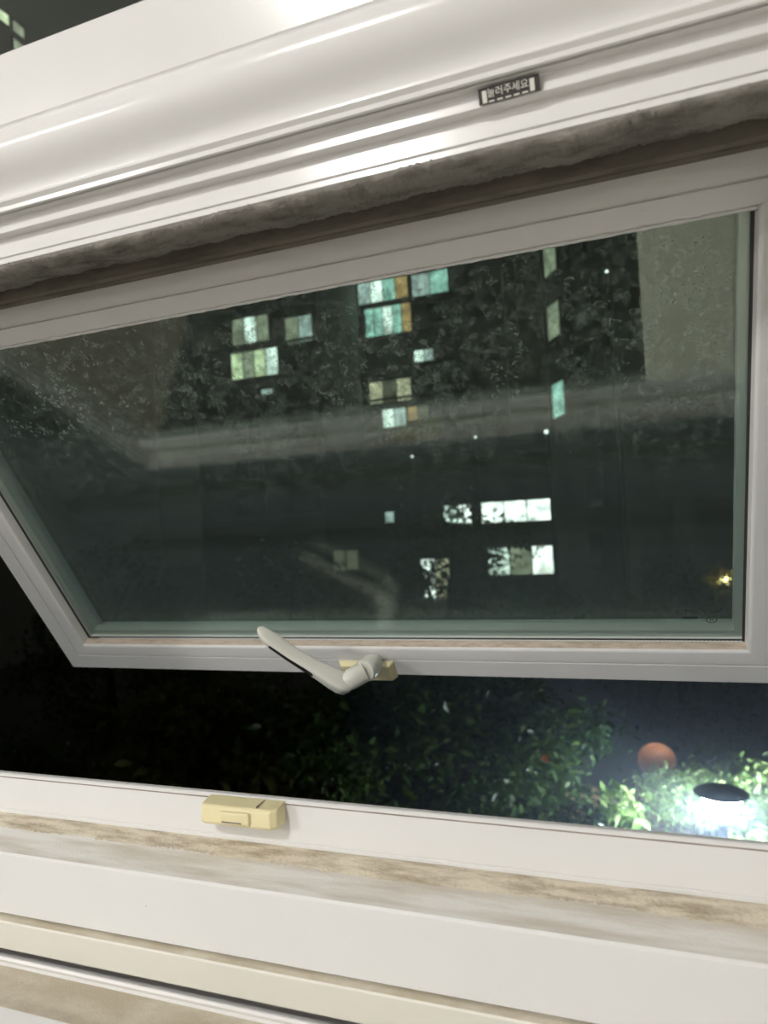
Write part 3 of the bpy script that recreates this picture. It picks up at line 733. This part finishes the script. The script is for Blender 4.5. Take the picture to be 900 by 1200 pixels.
# buildings
def building(name, label, x0, x1, y0, y1, ztop, mat, face_windows, unlit=(), bands=(), group=None):
    e = empty(name, ((x0 + x1) / 2, (y0 + y1) / 2, GZ)); tag(e, label, 'building', group)
    in_parent(boxes('block', [(x0, x1, y0, y1, GZ, CZ + ztop)], mat), e)
    in_parent(boxes('parapet', [(x0 - .15, x1 + .15, y0 - .15, y1 + .15, CZ + ztop, CZ + ztop + .5)], M['concrete_dark']), e)
    for z in bands:
        in_parent(boxes('floor_band', [(x0, x1, y0 - .18, y0 - .001, CZ + z - .12, CZ + z + .12)], M['concrete_dark']), e)
    for (a, b, c, d, mt, nm) in face_windows:
        win_part(e, a, b, c, d, y0, mt, nm)
    return e
def win_part(e, a, b, c, d, y0, mt, nm):
    """window on a facade facing the camera: frame is a part, panes are sub-parts"""
    fr = boxes('window', [(a - .08, b + .08, y0 - .10, y0 - .002, c - .08, c), (a - .08, b + .08, y0 - .10, y0 - .002, d, d + .08), (a - .08, a, y0 - .10, y0 - .002, c, d), (b, b + .08, y0 - .10, y0 - .002, c, d)]
               + [(a + (b - a) * (i + 1) / nm - .035, a + (b - a) * (i + 1) / nm + .035, y0 - .10, y0 - .002, c, d) for i in range(nm - 1)], M['winframe'])
    in_parent(fr, e)
    for i in range(nm):
        xa = a + (b - a) * i / nm + (.036 if i else .001); xb = a + (b - a) * (i + 1) / nm - (.036 if i < nm - 1 else .001)
        m_ = mt[i % len(mt)] if isinstance(mt, (list, tuple)) else mt
        pn = boxes('pane', [(xa, xb, y0 - .06, y0 - .04, c + .001, d - .001)], m_); child(pn, fr)
W = {k: lit_window('lit_' + k, *v) for k, v in dict(
    white=((0.85, 1.0, 0.90), 2.4), mint=((0.55, 1.0, 0.85), 1.3), pale=((0.80, 1.0, 0.95), 1.0), orange=((1.0, 0.68, 0.30), 0.8), warm=((1.0, 0.93, 0.62), 1.2),
    green=((0.85, 1.0, 0.62), 1.5), dim=((0.90, 1.0, 0.70), 0.6), bright=((0.95, 1.0, 0.95), 4.0), faint=((0.8, 0.8, 0.55), 0.2)).items()}
def rect(x0, y0, x1, y1, Y):
    a = at((x0 + x1) / 2, (y0 + y1) / 2, Y); l = at(x0, (y0 + y1) / 2, Y); r = at(x1, (y0 + y1) / 2, Y); t = at((x0 + x1) / 2, y0, Y); b = at((x0 + x1) / 2, y1, Y)
    return l.x, r.x, b.z, t.z
# tower straight ahead
YA = 62
ws = [rect(420, 328, 478, 353, YA) + ([W['pale'], W['white'], W['mint'], W['orange']], 4), rect(483, 319, 525, 345, YA) + ([W['pale'], W['mint']], 2),
      rect(386, 339, 412, 357, YA) + ([W['orange'], W['faint']], 2), rect(428, 359, 482, 393, YA) + ([W['mint'], W['mint'], W['white'], W['mint'], W['orange']], 5),
      rect(486, 410, 508, 424, YA) + ([W['white'], W['pale']], 2), rect(433, 446, 482, 471, YA) + ([W['warm'], W['faint'], W['warm']], 3),
      rect(449, 479, 476, 500, YA) + ([W['white'], W['pale']], 2), rect(478, 476, 502, 492, YA) + ([W['orange'], W['faint']], 2)]
xa0, xa1 = at(378, 400, YA).x, at(560, 400, YA).x
zr = at(450, 339, YA).z; zs = zr - at(450, 376, YA).z
for fl_ in range(-3, 9):
    for col_ in range(3):
        cx = xa0 + (xa1 - xa0) * (.2 + .3 * col_); z = zr - fl_ * zs
        if any(abs((w_[0] + w_[1]) / 2 - cx) < 3.0 and abs((w_[2] + w_[3]) / 2 - z) < 1.9 for w_ in ws): continue
        ws.append((cx - 1.5, cx + 1.5, z - .8, z + .8, [M['darkglass']], 2))
building('apartment_tower', 'tall apartment tower straight ahead with mint and orange lit windows', xa0, xa1, YA, YA + 14, zr - CZ + 4 * zs, M['concrete'], ws, bands=[zr - CZ - k * zs - zs / 2 for k in range(-4, 9)], group='apartment towers beyond the garden')
# tower to the left
YB = 52
ws = [rect(273, 372, 315, 402, YB) + ([W['dim'], W['white'], W['dim']], 3), rect(335, 371, 366, 401, YB) + ([W['dim'], W['pale']], 2),
      rect(272, 411, 326, 442, YB) + ([W['green'], W['dim'], W['green'], W['white']], 4), rect(307, 456, 320, 462, YB) + ([W['pale']], 1)]
xb0, xb1 = at(225, 400, YB).x, at(372, 400, YB).x
zr = at(300, 386, YB).z; zs = zr - at(300, 427, YB).z
for fl_ in range(-2, 6):
    for col_ in range(2):
        cx = xb0 + (xb1 - xb0) * (.42 + .42 * col_); z = zr - fl_ * zs
        if any(abs((w_[0] + w_[1]) / 2 - cx) < 2.6 and abs((w_[2] + w_[3]) / 2 - z) < 1.9 for w_ in ws): continue
        ws.append((cx - 1.3, cx + 1.3, z - .8, z + .8, [M['darkglass']], 2))
building('apartment_tower', 'apartment tower with greenish lit windows beside the tall one', xb0, xb1, YB, YB + 9, zr - CZ + 3 * zs, M['concrete'], ws, bands=[zr - CZ - k * zs - zs / 2 for k in range(-3, 6)], group='apartment towers beyond the garden')
# low annex
YD = 44
ws = [rect(565, 587, 645, 611, YD) + ([W['bright']], 3), rect(655, 588, 672, 606, YD) + ([W['dim']], 1), rect(520, 592, 552, 614, YD) + ([W['white'], W['bright']], 2),
      rect(573, 641, 650, 673, YD) + ([W['white'], W['dim'], W['bright']], 3), rect(664, 640, 672, 660, YD) + ([W['pale']], 1), rect(495, 655, 527, 700, YD) + ([W['bright'], W['warm']], 2),
      rect(712, 540, 728, 572, YD) + ([W['faint']], 1), rect(452, 600, 462, 612, YD) + ([W['pale']], 1), rect(392, 645, 420, 668, YD) + ([W['faint']], 2)]
building('annex_building', 'low annex with rows of bright white windows behind the trees', at(380, 600, YD).x, at(745, 600, YD).x, YD, YD + 8, at(600, 520, YD).z - CZ, M['concrete_dark'], ws)
# obliquely turned tower on the right and one that fills the transom's corner
def side_tower(name, label, origin, ang, width, depth, z0, z1, wins, group=None):
    e = empty(name, (origin.x, origin.y, GZ)); tag(e, label, 'building', group)
    e.rotation_euler.z = ang
    Wm = Matrix.Translation(e.location) @ Matrix.Rotation(ang, 4, 'Z')
    def add(nm, lst, mt):
        V, F = [], []
        for b_ in lst:
            v, f = box_vf(*b_, base=len(V)); V += v; F += f
        o = meshobj(nm, V, F, mt); o.parent = e; return o
    add('block', [(0, width, 0, depth, 0, z1 - GZ)], M['concrete'])
    add('parapet', [(-.15, width + .15, -.15, depth + .15, z1 - GZ, z1 - GZ + .5)], M['concrete_dark'])
    for (a, b, c, d, mt) in wins:
        fr = add('window', [(a - .08, b + .08, -.1, -.002, c - .08, c), (a - .08, b + .08, -.1, -.002, d, d + .08), (a - .08, a, -.1, -.002, c, d), (b, b + .08, -.1, -.002, c, d)], M['winframe'])
        V, F = box_vf(a + .001, b - .001, -.06, -.04, c + .001, d - .001)
        pn = meshobj('pane', V, F, mt); pn.parent = fr
    return e
o_ = at(640, 420, 38)
ang = math.radians(-62)
wn = []
for yy, mt in ((378, W['dim']), (470, W['mint']), (303, W['dim'])):
    z = at(650, yy, 37).z - GZ
    wn.append((.7, 2.3, z - .85, z + .85, mt))
for k in range(9):
    z = 3.2 + 2.8 * k
    wn.append((4.2, 5.8, z - .8, z + .8, M['darkglass'])); 
side_tower('corner_tower', 'tower turned edge on with narrow slanting lit windows', o_, ang, 8, 9, GZ, at(650, 250, 38).z + 4, wn, 'apartment towers beyond the garden')
o_ = Vector((-25, 10, 0)); ang = math.radians(90)
wn = []
for q, mt in (((2, 20), W['green']), ((20, 35), W['dim']), ((21, 56), W['dim'])):
    p = wdir(*q); p = p / p[0] * -25
    wn.append((p[1] - 10 - .30, p[1] - 10 + .30, p[2] + CZ - GZ - .24, p[2] + CZ - GZ + .24, mt))
side_tower('flank_tower', 'dark tower seen through the transom with three small lit windows', o_, ang, 22, 10, GZ, 40, wn, 'apartment towers beyond the garden')
# far street lights between the buildings
for (x_, y_, Y_, r_, lab) in ((557, 512, 40, .07, 'small street light in front of the annex, beside the brightest one'), (640, 506, 36, .10, 'brightest street light, under the lowest slanting window'),
                              (711, 318, 27.0, .06, 'tall street light shining next to the edge-on tower'), (483, 535, 40, .07, 'faint street light below the tall tower')):
    p = at(x_, y_, Y_)
    e = empty('street_light', (p.x, p.y, GZ)); tag(e, lab, 'lamp', 'distant street lights')
    in_parent(lathe('lamp_globe', [(r_ * .2, p.z - r_), (r_ * .8, p.z - r_ * .6), (r_, p.z), (r_ * .8, p.z + r_ * .6), (r_ * .2, p.z + r_)], p.x, p.y, W['bright'], seg=12), e)
    in_parent(lathe('mast', [(.05, GZ), (.03, p.z - r_)], p.x, p.y, M['post'], seg=8), e)

# warm lamp among yellowing leaves at the back of the garden
p = at(850, 682, 24)
e = empty('path_lamp', (p.x, p.y, GZ)); tag(e, 'warm globe lamp among yellow leaves at the back of the garden', 'lamp')
in_parent(lathe('lamp_globe', [(.05, p.z - .2), (.16, p.z - .12), (.2, p.z), (.16, p.z + .12), (.05, p.z + .2)], p.x, p.y, emit('warm_globe_glow', (1.0, 0.80, 0.38), 14), seg=16), e)
in_parent(lathe('post', [(.05, GZ), (.04, p.z - .2)], p.x, p.y, M['post'], seg=10), e)
tree('yellow_shrub', 'small yellow leaved tree around the warm globe lamp', 'tree', p.x - .1, p.y - .35, p.z - CZ + .42, .45, .42, 700, .16, M['leaf_yellow'], None, 20, .14, .5, 4, .04)

# thin mist hanging in the garden around the lamp
o = boxes('mist', [(-2.2, 3.6, 4.6, 11.5, GZ + .002, 1.0)], None); o.data.materials.clear()
mm = bpy.data.materials.new('lamplit_mist'); mm.use_nodes = True; nt = mm.node_tree; nt.nodes.clear()
out = nt.nodes.new('ShaderNodeOutputMaterial'); sc = nt.nodes.new('ShaderNodeVolumeScatter')
sc.inputs['Color'].default_value = (0.75, 0.86, 1.0, 1); sc.inputs['Density'].default_value = 0.045; sc.inputs['Anisotropy'].default_value = 0.25
lk(nt, sc.outputs[0], out.inputs['Volume']); o.data.materials.append(mm)
tag(o, 'thin bluish mist lit by the garden lamp', 'mist', kind='stuff')
